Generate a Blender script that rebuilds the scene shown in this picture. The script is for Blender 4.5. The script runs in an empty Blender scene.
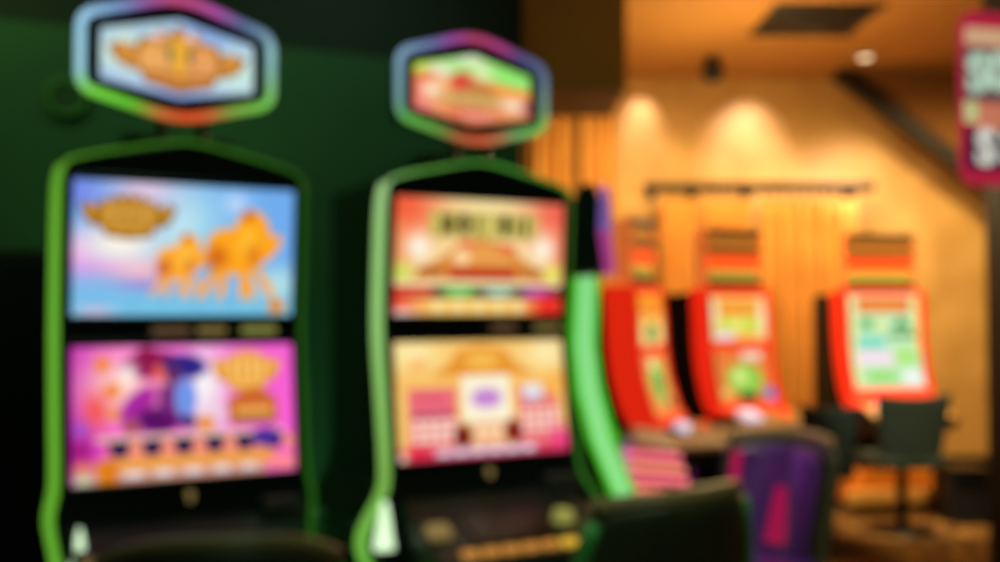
import bpy, bmesh, math, random
import numpy as np
from mathutils import Vector, Matrix
random.seed(4)
S = bpy.context.scene
COL = S.collection
PI = math.pi

# ------------------------------------------------------------------ helpers
def lin(c):
    return tuple(((v / 255) / 12.92 if v / 255 <= .04045 else ((v / 255 + .055) / 1.055) ** 2.4) for v in c)

def P(m, **kw):
    b = m.node_tree.nodes['Principled BSDF']
    for k, v in kw.items():
        b.inputs[k.replace('_', ' ')].default_value = v
    return b

def mat(name, rgb, rough=.5, metal=0., noise=None, emit=0., ecol=None, coat=0.):
    """procedural material; noise = (second rgb, scale) mottles the base colour"""
    m = bpy.data.materials.new(name); m.use_nodes = True
    nt = m.node_tree
    b = P(m, Roughness=rough, Metallic=metal)
    b.inputs['Base Color'].default_value = (*lin(rgb), 1)
    b.inputs['Coat Weight'].default_value = coat
    if noise:
        n = nt.nodes.new('ShaderNodeTexNoise'); n.inputs['Scale'].default_value = noise[1]; n.inputs['Detail'].default_value = 4
        r = nt.nodes.new('ShaderNodeValToRGB')
        r.color_ramp.elements[0].position = .35; r.color_ramp.elements[1].position = .65
        r.color_ramp.elements[0].color = (*lin(rgb), 1); r.color_ramp.elements[1].color = (*lin(noise[0]), 1)
        t = nt.nodes.new('ShaderNodeTexCoord')
        nt.links.new(t.outputs['Object'], n.inputs['Vector'])
        nt.links.new(n.outputs['Fac'], r.inputs['Fac']); nt.links.new(r.outputs['Color'], b.inputs['Base Color'])
    if emit:
        b.inputs['Emission Color'].default_value = (*lin(ecol or rgb), 1)
        b.inputs['Emission Strength'].default_value = emit
    return m

def mat_attr(name, strength, rough=.25):
    m = bpy.data.materials.new(name); m.use_nodes = True
    nt = m.node_tree
    b = P(m, Roughness=rough)
    b.inputs['Base Color'].default_value = (.004, .004, .005, 1)
    a = nt.nodes.new('ShaderNodeAttribute'); a.attribute_name = 'picture'
    nt.links.new(a.outputs['Color'], b.inputs['Emission Color'])
    b.inputs['Emission Strength'].default_value = strength
    return m

def link(name, me, m, parent=None, bevel=0, smooth=False, kind=None, seg=2):
    o = bpy.data.objects.new(name, me); COL.objects.link(o)
    if m: me.materials.append(m)
    if parent: o.parent = parent
    if smooth:
        for p in me.polygons: p.use_smooth = True
    if bevel:
        md = o.modifiers.new('bevel', 'BEVEL'); md.width = bevel; md.segments = seg; md.limit_method = 'ANGLE'; md.angle_limit = .6
    if kind: o['kind'] = kind
    return o

def bm_obj(name, bm, m, parent=None, **k):
    bmesh.ops.recalc_face_normals(bm, faces=bm.faces)
    me = bpy.data.meshes.new(name); bm.to_mesh(me); bm.free()
    return link(name, me, m, parent, **k)

def box(bm, c, s, rot=None):
    M = Matrix.Translation(c) @ (rot.to_4x4() if rot else Matrix()) @ Matrix.Diagonal((*s, 1))
    bmesh.ops.create_cube(bm, size=1, matrix=M)

def boxo(name, c, s, m, parent=None, rot=None, **k):
    bm = bmesh.new(); box(bm, c, s, rot); return bm_obj(name, bm, m, parent, **k)

def cyl(bm, a, b, r0, r1=None, seg=24, caps=True):
    a, b = Vector(a), Vector(b); r1 = r0 if r1 is None else r1
    d = b - a
    M = Matrix.Translation((a + b) / 2) @ d.to_track_quat('Z', 'Y').to_matrix().to_4x4()
    bmesh.ops.create_cone(bm, cap_ends=caps, segments=seg, radius1=r0, radius2=r1, depth=d.length, matrix=M)

def tube(bm, pts, r, seg=10, closed=False):
    pts = [Vector(p) for p in pts]; n = len(pts); rings = []
    up = None
    for i, p in enumerate(pts):
        a = pts[(i - 1) % n] if (closed or i) else p
        b = pts[(i + 1) % n] if (closed or i < n - 1) else p
        t = (b - a).normalized()
        if up is None:
            up = t.orthogonal().normalized()
        up = (up - t * up.dot(t)).normalized()
        w = t.cross(up)
        rr = r[i] if isinstance(r, (list, tuple)) else r
        rings.append([bm.verts.new(p + up * math.cos(2 * PI * k / seg) * rr + w * math.sin(2 * PI * k / seg) * rr) for k in range(seg)])
    for i in range(n if closed else n - 1):
        A, B = rings[i], rings[(i + 1) % n]
        best = 0
        if closed and i == n - 1:
            best = min(range(seg), key=lambda s: sum((A[k].co - B[(k + s) % seg].co).length for k in range(seg)))
        for k in range(seg):
            bm.faces.new((A[k], A[(k + 1) % seg], B[(k + 1 + best) % seg], B[(k + best) % seg]))
    if not closed:
        bm.faces.new(rings[0]); bm.faces.new(rings[-1][::-1])
    return rings

def prism(bm, poly, f0, f1):
    """poly of 2d points, f0/f1 map (a,b) to 3d on the two faces"""
    A = [bm.verts.new(f0(*p)) for p in poly]; B = [bm.verts.new(f1(*p)) for p in poly]
    bm.faces.new(A); bm.faces.new(B[::-1])
    n = len(poly)
    for i in range(n): bm.faces.new((A[i], B[i], B[(i + 1) % n], A[(i + 1) % n]))

def smooth_path(pts, k=6, closed=False):
    """Catmull-Rom"""
    pts = [Vector(p) for p in pts]; n = len(pts); out = []
    for i in range(n if closed else n - 1):
        p0 = pts[(i - 1) % n] if (closed or i) else pts[0]
        p1, p2 = pts[i], pts[(i + 1) % n]
        p3 = pts[(i + 2) % n] if (closed or i < n - 2) else pts[-1]
        for s in range(k):
            t = s / k
            out.append(.5 * ((2 * p1) + (p2 - p0) * t + (2 * p0 - 5 * p1 + 4 * p2 - p3) * t * t + (3 * p1 - p0 - 3 * p2 + p3) * t ** 3))
    if not closed: out.append(pts[-1])
    return out

def thing(name, label, cat, loc=(0, 0, 0), yaw=0, group=None):
    o = bpy.data.objects.new(name, None); COL.objects.link(o); o.empty_display_size = .1
    o.location = loc; o.rotation_euler = (0, 0, yaw)
    o['label'] = label; o['category'] = cat
    if group: o['group'] = group
    return o

def tag(o, label, cat, group=None):
    o['label'] = label; o['category'] = cat
    if group: o['group'] = group
    return o

def dup(root, loc, yaw, label, group=None):
    r = root.copy(); COL.objects.link(r); r.location = loc; r.rotation_euler = (0, 0, yaw); r['label'] = label
    if group: r['group'] = group
    for ch in list(root.children):
        c = ch.copy(); COL.objects.link(c); c.parent = r
        for g in list(ch.children):
            d = g.copy(); COL.objects.link(d); d.parent = c
    return r

# ------------------------------------------------------------------ picture painter (screen artwork on a fine mesh)
class Art:
    def __init__(s, nx, ny, base):
        s.nx, s.ny = nx, ny
        s.u, s.v = np.meshgrid((np.arange(nx) + .0) / (nx - 1), (np.arange(ny) + .0) / (ny - 1))
        s.c = np.ones((ny, nx, 3)) * np.array(base, float)
    def mix(s, m, rgb):
        m = np.clip(m, 0, 1)[..., None]; s.c = s.c * (1 - m) + np.array(rgb, float) * m
    def grad(s, rgb, v0, v1):
        s.mix((s.v - v0) / (v1 - v0), rgb); return s
    def ugrad(s, rgb, u0, u1):
        s.mix((s.u - u0) / (u1 - u0), rgb); return s
    def el(s, u, v, a, b, rgb, soft=.12, rot=0, op=1):
        x, y = s.u - u, s.v - v
        c, q = math.cos(rot), math.sin(rot)
        X, Y = x * c + y * q, -x * q + y * c
        d = np.sqrt((X / a) ** 2 + (Y / b) ** 2)
        s.mix(op * np.clip((1 + soft / 2 - d) / max(soft, 1e-3), 0, 1), rgb); return s
    def glow(s, u, v, a, b, rgb, op=1):
        s.mix(op * np.exp(-(((s.u - u) / a) ** 2 + ((s.v - v) / b) ** 2)), rgb); return s
    def rect(s, u0, v0, u1, v1, rgb, op=1):
        s.mix(op * ((s.u >= u0) & (s.u <= u1) & (s.v >= v0) & (s.v <= v1)), rgb); return s
    def poly(s, pts, rgb, op=1):
        ins = np.zeros(s.u.shape, bool); n = len(pts)
        for i in range(n):
            x1, y1 = pts[i]; x2, y2 = pts[(i + 1) % n]
            if y1 == y2: continue
            c = ((y1 > s.v) != (y2 > s.v)) & (s.u < (x2 - x1) * (s.v - y1) / (y2 - y1) + x1)
            ins ^= c
        s.mix(op * ins, rgb); return s

def paint_mesh(name, art, pos):
    """pos(u,v) -> local 3d point; the picture lives on the vertices"""
    ny, nx = art.ny, art.nx
    me = bpy.data.meshes.new(name)
    V = [pos(float(art.u[j, i]), float(art.v[j, i])) for j in range(ny) for i in range(nx)]
    F = [(j * nx + i, j * nx + i + 1, (j + 1) * nx + i + 1, (j + 1) * nx + i) for j in range(ny - 1) for i in range(nx - 1)]
    me.from_pydata(V, [], F)
    a = me.color_attributes.new('picture', 'FLOAT_COLOR', 'POINT')
    c = np.clip(art.c / 255, 0, 1)
    c = np.where(c <= .04045, c / 12.92, ((c + .055) / 1.055) ** 2.4).reshape(-1, 3)
    a.data.foreach_set('color', np.concatenate([c, np.ones((len(c), 1))], 1).astype(np.float32).ravel())
    return me

def crest(A, u, v, w, h, gold, hi, dark):
    """winged golden crest"""
    pts = [(-.5, -.2), (-.42, -.26), (-.3, -.2), (-.27, -.36), (-.18, -.3), (-.14, -.48), (-.06, -.36), (0, -.52), (.06, -.36), (.14, -.48), (.18, -.3), (.27, -.36), (.3, -.2), (.42, -.26), (.5, -.2),
           (.45, .08), (.36, .24), (.28, .26), (.24, .44), (0, .5), (-.24, .44), (-.28, .26), (-.36, .24), (-.45, .08)]
    A.poly([(u + a * w, v + b * h) for a, b in pts], dark)
    A.poly([(u + a * w * .93, v + b * h * .9) for a, b in pts], gold)
    for a in (-.2, -.07, .07, .2):
        A.el(u + a * w, v - .02 * h, w * .05, h * .24, hi, .7, op=.75)
    for a in (-.29, -.135, 0, .135, .29):
        A.el(u + a * w, v + .02 * h, w * .02, h * .2, dark, .7, op=.7)
    for a in (-.39, .39):
        A.el(u + a * w, v - .04 * h, w * .05, h * .14, hi, .8, op=.35); A.el(u + a * w * 1.02, v + .12 * h, w * .05, h * .05, dark, .8, op=.5)
    A.rect(u - .2 * w, v + .26 * h, u + .2 * w, v + .35 * h, hi, .5); A.rect(u - .22 * w, v + .38 * h, u + .22 * w, v + .43 * h, dark, .6)
    return A

def running_animal(A, u, v, w, h, body, dark, hi):
    A.el(u - .05 * w, v, .36 * w, .26 * h, body, .15, -.25)
    A.el(u + .18 * w, v - .16 * h, .25 * w, .3 * h, body, .15)
    A.el(u + .36 * w, v - .02 * h, .14 * w, .2 * h, body, .15, .5)
    A.el(u + .12 * w, v - .1 * h, .12 * w, .18 * h, hi, .8, op=.6)
    A.el(u - .28 * w, v + .1 * h, .14 * w, .16 * h, dark, .7, op=.75)
    A.el(u + .2 * w, v + .04 * h, .1 * w, .12 * h, dark, .8, op=.5)
    A.el(u + .12 * w, v - .4 * h, .07 * w, .06 * h, dark, .6)
    for a, r in ((-.38, .35), (-.2, .1), (.08, .05), (.14, -.15), (.36, -.35)):
        A.el(u + a * w, v + .34 * h, .06 * w, .2 * h, body, .3, r)
    return A

# ---- artworks
def art_top_left():
    A = Art(210, 126, (112, 172, 238)); A.grad((120, 200, 232), .55, 1.0)
    A.glow(.5, .25, .2, .3, (165, 220, 238), .9)
    A.glow(.3, .05, .16, .16, (250, 205, 225), .8)
    A.glow(.03, .55, .1, .16, (238, 150, 232), .9); A.glow(.16, .63, .12, .06, (214, 120, 226), .9)
    A.glow(.3, .66, .14, .1, (255, 170, 190), .9); A.glow(.3, .77, .12, .04, (150, 120, 215), .7)
    A.glow(.2, .46, .2, .18, (255, 246, 232)); A.glow(.93, .75, .1, .14, (190, 228, 226), .9); A.glow(.02, .08, .1, .12, (120, 130, 235), .8)
    A.glow(.72, .12, .06, .08, (190, 215, 250)); A.glow(.1, .97, .08, .05, (220, 190, 225), .8)
    A.glow(.47, .35, .08, .2, (200, 232, 240), .7)
    crest(A, .235, .25, .42, .36, (186, 128, 26), (236, 180, 90), (104, 66, 10))
    running_animal(A, .46, .6, .24, .5, (255, 172, 50), (196, 84, 40), (255, 205, 70))
    running_animal(A, .735, .5, .36, .72, (255, 166, 30), (205, 92, 20), (255, 200, 60))
    A.el(.925, .93, .045, .055, (226, 140, 40), .4)
    for k in range(6): A.glow(.1 + .15 * k, .9 + .03 * (k % 2), .04, .015, (90, 160, 220), .5)
    return A

def art_bottom_left():
    A = Art(210, 126, (250, 96, 212)); A.ugrad((196, 44, 176), .2, 0)
    A.glow(.5, .02, .3, .08, (250, 130, 215), .7)
    A.glow(.2, .3, .17, .25, (255, 205, 190)); A.glow(.6, .3, .1, .3, (246, 232, 238)); A.glow(.6, .55, .12, .12, (235, 220, 225), .8)
    for a, b in ((.13, .13), (.17, .33)):
        A.el(a, b, .035, .06, (246, 140, 60), .5)
    A.glow(.1, .47, .05, .13, (246, 86, 76)); A.el(.18, .5, .03, .05, (240, 150, 70), .6)
    # two hatted riders
    A.el(.34, .14, .13, .1, (140, 20, 80), .3, -.3); A.el(.32, .07, .05, .06, (140, 20, 70), .4)
    A.el(.39, .2, .045, .07, (238, 96, 78), .4); A.el(.37, .36, .06, .1, (238, 140, 176), .5)
    A.el(.28, .44, .06, .14, (170, 40, 160), .4, .4); A.el(.43, .27, .03, .05, (255, 230, 220), .4); A.glow(.24, .2, .04, .08, (255, 250, 240)); A.glow(.56, .3, .03, .2, (255, 255, 255), .9); A.el(.37, .56, .1, .1, (90, 14, 100), .5); A.el(.42, .4, .05, .12, (120, 40, 120), .5); A.el(.25, .6, .04, .06, (170, 80, 100), .5)
    A.el(.49, .16, .1, .09, (44, 36, 130), .4, .5); A.el(.44, .22, .035, .08, (96, 40, 100), .4)
    A.el(.49, .4, .05, .15, (112, 150, 232), .4); A.el(.5, .58, .04, .05, (64, 40, 110), .5)
    A.el(.58, .6, .04, .06, (238, 148, 60), .4)
    crest(A, .78, .2, .34, .36, (242, 170, 66), (255, 206, 120), (206, 120, 44))
    A.poly([(.68, .42), (.82, .33), (.92, .42), (.92, .62), (.69, .62)], (206, 104, 44)); A.rect(.72, .49, .89, .54, (240, 180, 90)); A.rect(.7, .57, .9, .61, (120, 110, 50), .7)
    A.rect(.1, .66, .95, .7, (228, 205, 160), .8)
    A.rect(.14, .7, .92, .83, (226, 120, 120), .9)
    for k in range(6):
        u = .2 + .14 * k
        A.poly([(u - .05, .7), (u + .05, .7), (u + .03, .82), (u - .03, .82)], (40, 30, 74)); A.el(u + .07, .77, .028, .055, (250, 152, 120), .4)
    A.el(.86, .73, .07, .07, (72, 44, 150), .4)
    A.rect(.1, .83, .9, .92, (236, 152, 62)); A.rect(.2, .86, .86, .88, (250, 190, 90), .8)
    A.rect(.18, .92, .86, 1.0, (212, 150, 130)); 
    for k in range(5): A.el(.26 + .13 * k, .95, .045, .025, (232, 226, 226), .6)
    A.glow(.04, .76, .05, .1, (158, 22, 120)); A.rect(.1, .84, .19, 1, (224, 124, 20)); A.glow(.05, .97, .05, .08, (200, 222, 160))
    A.glow(.05, .88, .04, .04, (238, 130, 70)); A.glow(.95, .93, .1, .06, (255, 146, 130)); A.glow(.04, .6, .03, .06, (140, 90, 210), .8)
    return A

def art_top_right():
    A = Art(210, 126, (250, 226, 160))
    A.glow(.03, .1, .22, .3, (244, 84, 54)); A.glow(.97, .1, .2, .3, (240, 96, 76)); A.glow(.02, .45, .1, .3, (246, 140, 84), .9)
    A.glow(.98, .45, .12, .3, (250, 120, 84), .9)
    A.glow(.13, .42, .07, .12, (255, 252, 236)); A.glow(.88, .42, .07, .14, (255, 252, 232))
    A.glow(.04, .64, .06, .09, (206, 230, 96)); A.glow(.94, .64, .06, .09, (232, 240, 96))
    A.rect(.19, .11, .83, .33, (192, 176, 84)); A.rect(.21, .13, .81, .31, (206, 190, 100))
    for u, w in ((.27, .02), (.31, .03), (.39, .03), (.47, .012), (.63, .035), (.7, .012), (.76, .02)):
        A.rect(u - w / 2 - .006, .14, u + w / 2 + .006, .3, (80, 62, 20), .95)
    A.el(.39, .21, .03, .09, (60, 40, 30), .3); A.el(.63, .2, .03, .08, (60, 50, 30), .3)
    A.poly([(.1, .7), (.14, .6), (.27, .5), (.36, .38), (.5, .33), (.66, .38), (.74, .5), (.86, .6), (.9, .7)], (222, 140, 62))
    A.poly([(.3, .56), (.4, .42), (.5, .38), (.62, .42), (.7, .56)], (234, 160, 80))
    A.rect(.36, .35, .46, .4, (236, 96, 60), .9); A.rect(.6, .38, .7, .44, (236, 96, 60), .9)
    A.el(.38, .5, .05, .07, (255, 214, 160), .6); A.rect(.31, .6, .71, .69, (190, 40, 30)); A.rect(.13, .6, .27, .66, (168, 96, 46), .9); A.rect(.74, .6, .88, .66, (178, 110, 46), .9)
    A.rect(0, .72, 1, .76, (244, 226, 170))
    A.rect(0, .76, 1, .86, (66, 50, 46))
    A.rect(.0, .76, .22, .85, (196, 40, 40)); A.rect(.06, .78, .2, .82, (220, 90, 70)); A.rect(.28, .75, .46, .86, (64, 160, 70)); A.rect(.31, .78, .43, .83, (150, 214, 130))
    A.rect(.52, .75, .7, .86, (100, 140, 126)); A.rect(.55, .78, .67, .83, (176, 210, 190)); A.rect(.76, .75, .94, .86, (138, 52, 160)); A.rect(.8, .78, .9, .83, (196, 110, 206))
    A.rect(0, .86, 1, 1, (250, 196, 100)); A.glow(.0, .92, .12, .1, (240, 70, 50)); A.glow(.93, .93, .13, .12, (236, 26, 26))
    for k in range(5): A.glow(.25 + .12 * k, .93, .03, .05, (252, 240, 180))
    A.glow(.05, 1, .08, .05, (246, 226, 226))
    return A

def art_bottom_right():
    A = Art(210, 126, (250, 200, 110)); A.glow(.1, .1, .16, .12, (254, 236, 170)); A.glow(.9, .12, .14, .14, (254, 236, 176))
    A.poly([(.2, .3), (.3, .2), (.36, .08), (.5, .03), (.64, .08), (.7, .2), (.82, .3)], (234, 150, 48)); A.el(.5, .17, .1, .08, (246, 186, 80), .5)
    A.rect(0, .32, 1, .4, (250, 190, 100), .8)
    A.el(.13, .2, .05, .06, (250, 190, 110), .6); A.glow(.95, .4, .05, .1, (252, 170, 70))
    A.rect(.06, .4, .34, .96, (236, 118, 116)); A.rect(.1, .44, .3, .56, (240, 108, 128)); A.rect(.1, .47, .27, .5, (200, 50, 80), .7); A.rect(.08, .6, .32, .64, (168, 50, 110), .8)
    A.rect(.7, .42, .96, .96, (236, 120, 120)); A.rect(.74, .4, .86, .54, (236, 232, 236)); A.rect(.74, .5, .86, .53, (120, 140, 190), .6); A.glow(.93, .44, .05, .08, (252, 190, 80))
    for r in range(3):
        for k in range(4):
            A.el(.11 + .065 * k, .69 + .07 * r, .027, .026, (252, 232, 214), .3); A.el(.745 + .06 * k, .64 + .07 * r, .025, .026, (252, 226, 206), .3)
    A.rect(.37, .3, .66, .7, (252, 244, 214)); A.el(.515, .5, .09, .085, (206, 140, 214), .5); A.rect(.44, .48, .59, .51, (160, 100, 200), .5)
    A.rect(.42, .7, .62, .92, (244, 180, 130)); 
    for k in range(3): A.el(.46 + .06 * k, .78, .024, .03, (255, 236, 200), .4); A.el(.46 + .06 * k, .86, .024, .03, (250, 190, 140), .4)
    A.el(.365, .82, .05, .1, (110, 20, 16), .6); A.el(.665, .8, .05, .1, (120, 20, 16), .6)
    A.rect(0, .92, 1, 1, (222, 60, 90)); A.rect(.2, .92, .8, .98, (196, 150, 190)); 
    for k in range(6): A.el(.25 + .1 * k, .95, .035, .02, (250, 240, 236), .4)
    A.glow(.96, .88, .06, .1, (242, 60, 140)); A.glow(.1, .93, .08, .05, (226, 30, 60)); A.glow(.02, .97, .03, .05, (236, 230, 190))
    return A

def art_sign_left():
    A = Art(160, 100, (196, 226, 228)); A.glow(.7, .05, .3, .25, (140, 172, 226)); A.glow(.15, .1, .2, .16, (150, 186, 214), .8); A.glow(.5, .98, .35, .1, (128, 150, 222), .8)
    A.glow(.05, .9, .2, .16, (160, 190, 232), .8); A.glow(.14, .4, .09, .3, (226, 242, 214)); A.glow(.9, .5, .1, .3, (206, 240, 226))
    crest(A, .5, .5, .92, .86, (206, 134, 50), (240, 180, 90), (140, 84, 24))
    A.el(.34, .52, .12, .17, (236, 170, 96), .6); A.el(.64, .52, .12, .17, (232, 160, 96), .6); A.rect(.47, .25, .54, .72, (240, 176, 50))
    A.el(.44, .44, .02, .12, (110, 110, 70), .6); A.el(.57, .44, .02, .12, (120, 100, 60), .6)
    A.rect(.3, .68, .72, .76, (186, 106, 66), .7); A.el(.36, .2, .05, .05, (240, 196, 190), .6); A.el(.58, .2, .05, .05, (240, 200, 190), .6)
    return A

def art_sign_right():
    A = Art(160, 100, (246, 176, 110)); A.rect(0, 0, 1, .3, (150, 232, 110)); A.glow(.02, .1, .16, .12, (206, 232, 70)); A.glow(.2, .2, .12, .14, (250, 240, 226))
    A.glow(.47, .05, .14, .1, (226, 236, 206)); A.glow(.58, .22, .1, .12, (236, 240, 190)); A.glow(.85, .25, .2, .1, (140, 236, 120))
    A.rect(.6, .38, 1, .52, (250, 150, 44), .9); A.glow(.07, .3, .12, .1, (238, 92, 50)); A.glow(.03, .6, .08, .2, (242, 110, 100)); A.glow(.06, .9, .1, .12, (240, 120, 130))
    A.el(.4, .4, .1, .16, (222, 74, 60), .6); A.el(.55, .5, .14, .12, (196, 120, 60), .6); A.glow(.14, .55, .08, .14, (255, 236, 210))
    A.el(.5, .66, .3, .12, (206, 166, 96), .5); A.glow(.85, .7, .1, .1, (255, 240, 226)); A.glow(.97, .75, .04, .15, (150, 60, 100))
    A.glow(.5, .88, .25, .1, (222, 70, 60)); A.rect(.4, .86, .66, .9, (250, 226, 206), .8)
    return A

def art_red(kind):
    A = Art(80, 60, (252, 226, 140))
    if kind == 'a1':
        A.rect(0, 0, 1, .4, (240, 160, 40)); A.el(.5, .3, .3, .16, (230, 130, 40), .3); A.el(.5, .75, .22, .22, (60, 130, 40), .4); A.el(.4, .8, .08, .1, (30, 60, 40), .4); A.rect(0, .45, 1, .55, (250, 180, 60))
    elif kind == 'a2':
        A.rect(0, 0, 1, 1, (236, 150, 70)); A.el(.5, .45, .3, .35, (120, 210, 90), .4); A.el(.55, .5, .12, .2, (40, 110, 50), .4); A.el(.35, .15, .1, .1, (255, 250, 190), .5); A.el(.8, .85, .1, .1, (60, 40, 40), .4)
    elif kind == 'b1':
        A.rect(0, 0, 1, 1, (252, 196, 96)); A.rect(.15, .12, .85, .42, (240, 130, 40)); A.rect(.22, .18, .78, .34, (250, 170, 60)); A.rect(.15, .5, .85, .75, (196, 226, 60)); A.rect(.3, .55, .6, .7, (236, 246, 130)); A.rect(.05, .8, .4, .97, (236, 220, 232)); A.glow(.93, .5, .1, .5, (254, 240, 190)); A.glow(.05, .4, .08, .5, (254, 236, 190))
    elif kind == 'b2':
        A.rect(0, 0, 1, 1, (238, 128, 60)); A.rect(.5, .02, .85, .2, (246, 216, 190)); A.el(.5, .55, .32, .3, (150, 210, 80), .4); A.el(.42, .5, .12, .14, (226, 240, 140), .5); A.el(.5, .9, .16, .1, (30, 70, 40), .4); A.el(.9, .85, .1, .14, (120, 130, 200), .4); A.el(.12, .8, .1, .1, (250, 200, 100), .5)
    else:
        A.rect(0, 0, 1, 1, (200, 240, 190)); A.rect(.12, .03, .88, .2, (240, 120, 40)); A.rect(.2, .07, .8, .15, (250, 150, 60)); A.rect(0, 0, .1, 1, (252, 240, 160)); A.rect(.92, 0, 1, .6, (252, 236, 130))
        A.rect(.14, .27, .34, .36, (90, 180, 90)); A.poly([(.6, .36), (.7, .24), (.84, .3), (.9, .38)], (60, 150, 60)); A.rect(.55, .42, .95, .47, (50, 130, 60)); A.rect(.4, .26, .5, .4, (230, 240, 150)); A.rect(.1, .45, .5, .58, (110, 220, 200), .8)
        A.rect(.08, .6, .6, .76, (250, 226, 240)); A.rect(.6, .58, .95, .75, (180, 236, 130)); A.el(.4, .88, .25, .07, (160, 226, 120), .5); A.rect(.7, .82, .95, .95, (248, 252, 250))
    return A

# ------------------------------------------------------------------ materials
M = {}
M['body'] = mat('black_cabinet_lacquer', (9, 15, 13), .28, 0, ((13, 20, 18), 6), coat=.3)
M['panel'] = mat('dark_green_black_panel', (8, 30, 22), .35)
M['bezel'] = mat('screen_bezel_black', (5, 12, 9), .3)
M['green1'] = mat('bright_green_light', (60, 120, 20), .4, emit=.9, ecol=(97, 166, 46))
M['green2'] = mat('pale_green_light', (60, 120, 20), .4, emit=.85, ecol=(120, 172, 84))
M['mint'] = mat('mint_light', (120, 190, 120), .4, emit=.9, ecol=(140, 222, 140))
M['greenedge'] = mat('edge_green_light', (60, 150, 20), .4, emit=.9, ecol=(76, 190, 34))
M['lamp'] = mat('white_green_lamp', (200, 230, 190), .4, emit=1.2, ecol=(220, 250, 205))
M['gold'] = mat('brass_trim', (150, 120, 60), .4, .6)
M['badge'] = mat('glow_badge', (120, 100, 60), .4, emit=.5, ecol=(165, 140, 80))  # faint emission added so the small beige parts show in dim light
M['badge2'] = mat('glow_badge_dim', (120, 100, 60), .4, emit=.35, ecol=(150, 110, 80))  # weaker added glow for the dimmer badges
M['yellowbtn'] = mat('lit_yellow_button', (220, 170, 60), .35, emit=.7, ecol=(236, 190, 60))
M['orangebtn'] = mat('lit_orange_button', (220, 140, 60), .35, emit=.6, ecol=(214, 146, 66))
M['khaki'] = mat('lit_khaki_slot', (160, 160, 80), .35, emit=.6, ecol=(160, 160, 84))
M['chrome'] = mat('brushed_metal', (110, 118, 112), .3, .8)
M['pic'] = mat_attr('screen_picture', 1.0)
M['frame'] = mat_attr('coloured_light_frame', 1.12, .4)
M['leather'] = mat('dark_olive_vinyl', (62, 64, 42), .42, 0, ((50, 54, 34), 9))
M['piping'] = mat('taupe_vinyl_edge', (150, 122, 84), .4)
M['greenrim'] = mat('green_glow_rim', (70, 170, 84), .4)  # green glow from the light strips, put into the rim colour
M['purple'] = mat('purple_reflection_vinyl', (92, 44, 132), .3, 0, ((56, 30, 104), 3), coat=.4)  # purple screen reflection put into the cushion colour
M['pinkrefl'] = mat('magenta_reflection', (240, 20, 130), .35)  # pink part of the screen reflection, as plain colour
M['steel'] = mat('dark_steel', (30, 30, 32), .35, .7)
M['chairblk'] = mat('charcoal_fabric', (44, 58, 46), .8, 0, ((34, 46, 36), 30))
M['red'] = mat('red_lacquer_lit', (220, 30, 14), .3, emit=.8, ecol=(238, 40, 16))
M['redtrim'] = mat('coral_light_trim', (230, 60, 40), .3, emit=.8, ecol=(240, 72, 40))
M['signorange'] = mat('orange_lit_sign', (230, 140, 50), .4, emit=.7, ecol=(226, 140, 50))
M['signred'] = mat('red_lit_sign', (240, 60, 20), .4, emit=.9, ecol=(250, 72, 26))
M['signedge'] = mat('amber_light_edge', (220, 110, 50), .4, emit=.7, ecol=(230, 112, 50))
M['signlime'] = mat('lime_lit_sign', (180, 180, 70), .4, emit=.6, ecol=(186, 180, 72))
M['signdark'] = mat('dark_bronze_slat', (70, 44, 14), .5)
M['whitelit'] = mat('white_lit_panel', (220, 220, 240), .4, emit=.9, ecol=(214, 206, 236))
M['salmon'] = mat('salmon_lit_slat', (230, 110, 100), .4, emit=1.15, ecol=(240, 140, 120))
M['pinkl'] = mat('pink_lit_slat', (230, 80, 120), .4, emit=1.1, ecol=(238, 116, 130))
M['violet'] = mat('violet_light', (120, 70, 190), .4, emit=.7, ecol=(132, 98, 176))
M['magl'] = mat('magenta_light', (180, 60, 150), .4, emit=.7, ecol=(186, 66, 150))
M['wood'] = mat('orange_wood', (240, 140, 40), .45, 0, ((224, 120, 30), 5))
M['step'] = mat('light_orange_wood', (250, 190, 100), .45)
M['beige'] = mat('beige_ledge', (206, 160, 104), .5)
M['black'] = mat('matte_black', (6, 6, 7), .6)
M['greenwall'] = mat('deep_green_wall', (46, 84, 52), .7, 0, ((26, 68, 46), 1.1))
M['fascia'] = mat('black_green_fascia', (3, 8, 7), .7)
M['goldwall'] = mat('gold_wallcovering', (226, 178, 100), .6, 0, ((206, 156, 80), 3.0))
M['ceil'] = mat('ochre_ceiling', (190, 132, 58), .8, 0, ((178, 122, 52), 1.5))
M['olive'] = mat('olive_bulkhead', (150, 116, 44), .8, 0, ((136, 104, 38), 2))
M['brown'] = mat('brown_bulkhead', (150, 98, 36), .8, 0, ((134, 86, 30), 2))
M['beam'] = mat('dark_bronze_beam', (30, 20, 6), .6)
M['cloth'] = mat('amber_drape', (238, 180, 92), .75, 0, ((222, 160, 74), 3))
M['rail'] = mat('dark_bronze_rail', (50, 34, 12), .6, 0)
M['vent'] = mat('dark_bronze_vent', (24, 16, 7), .6)

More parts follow.
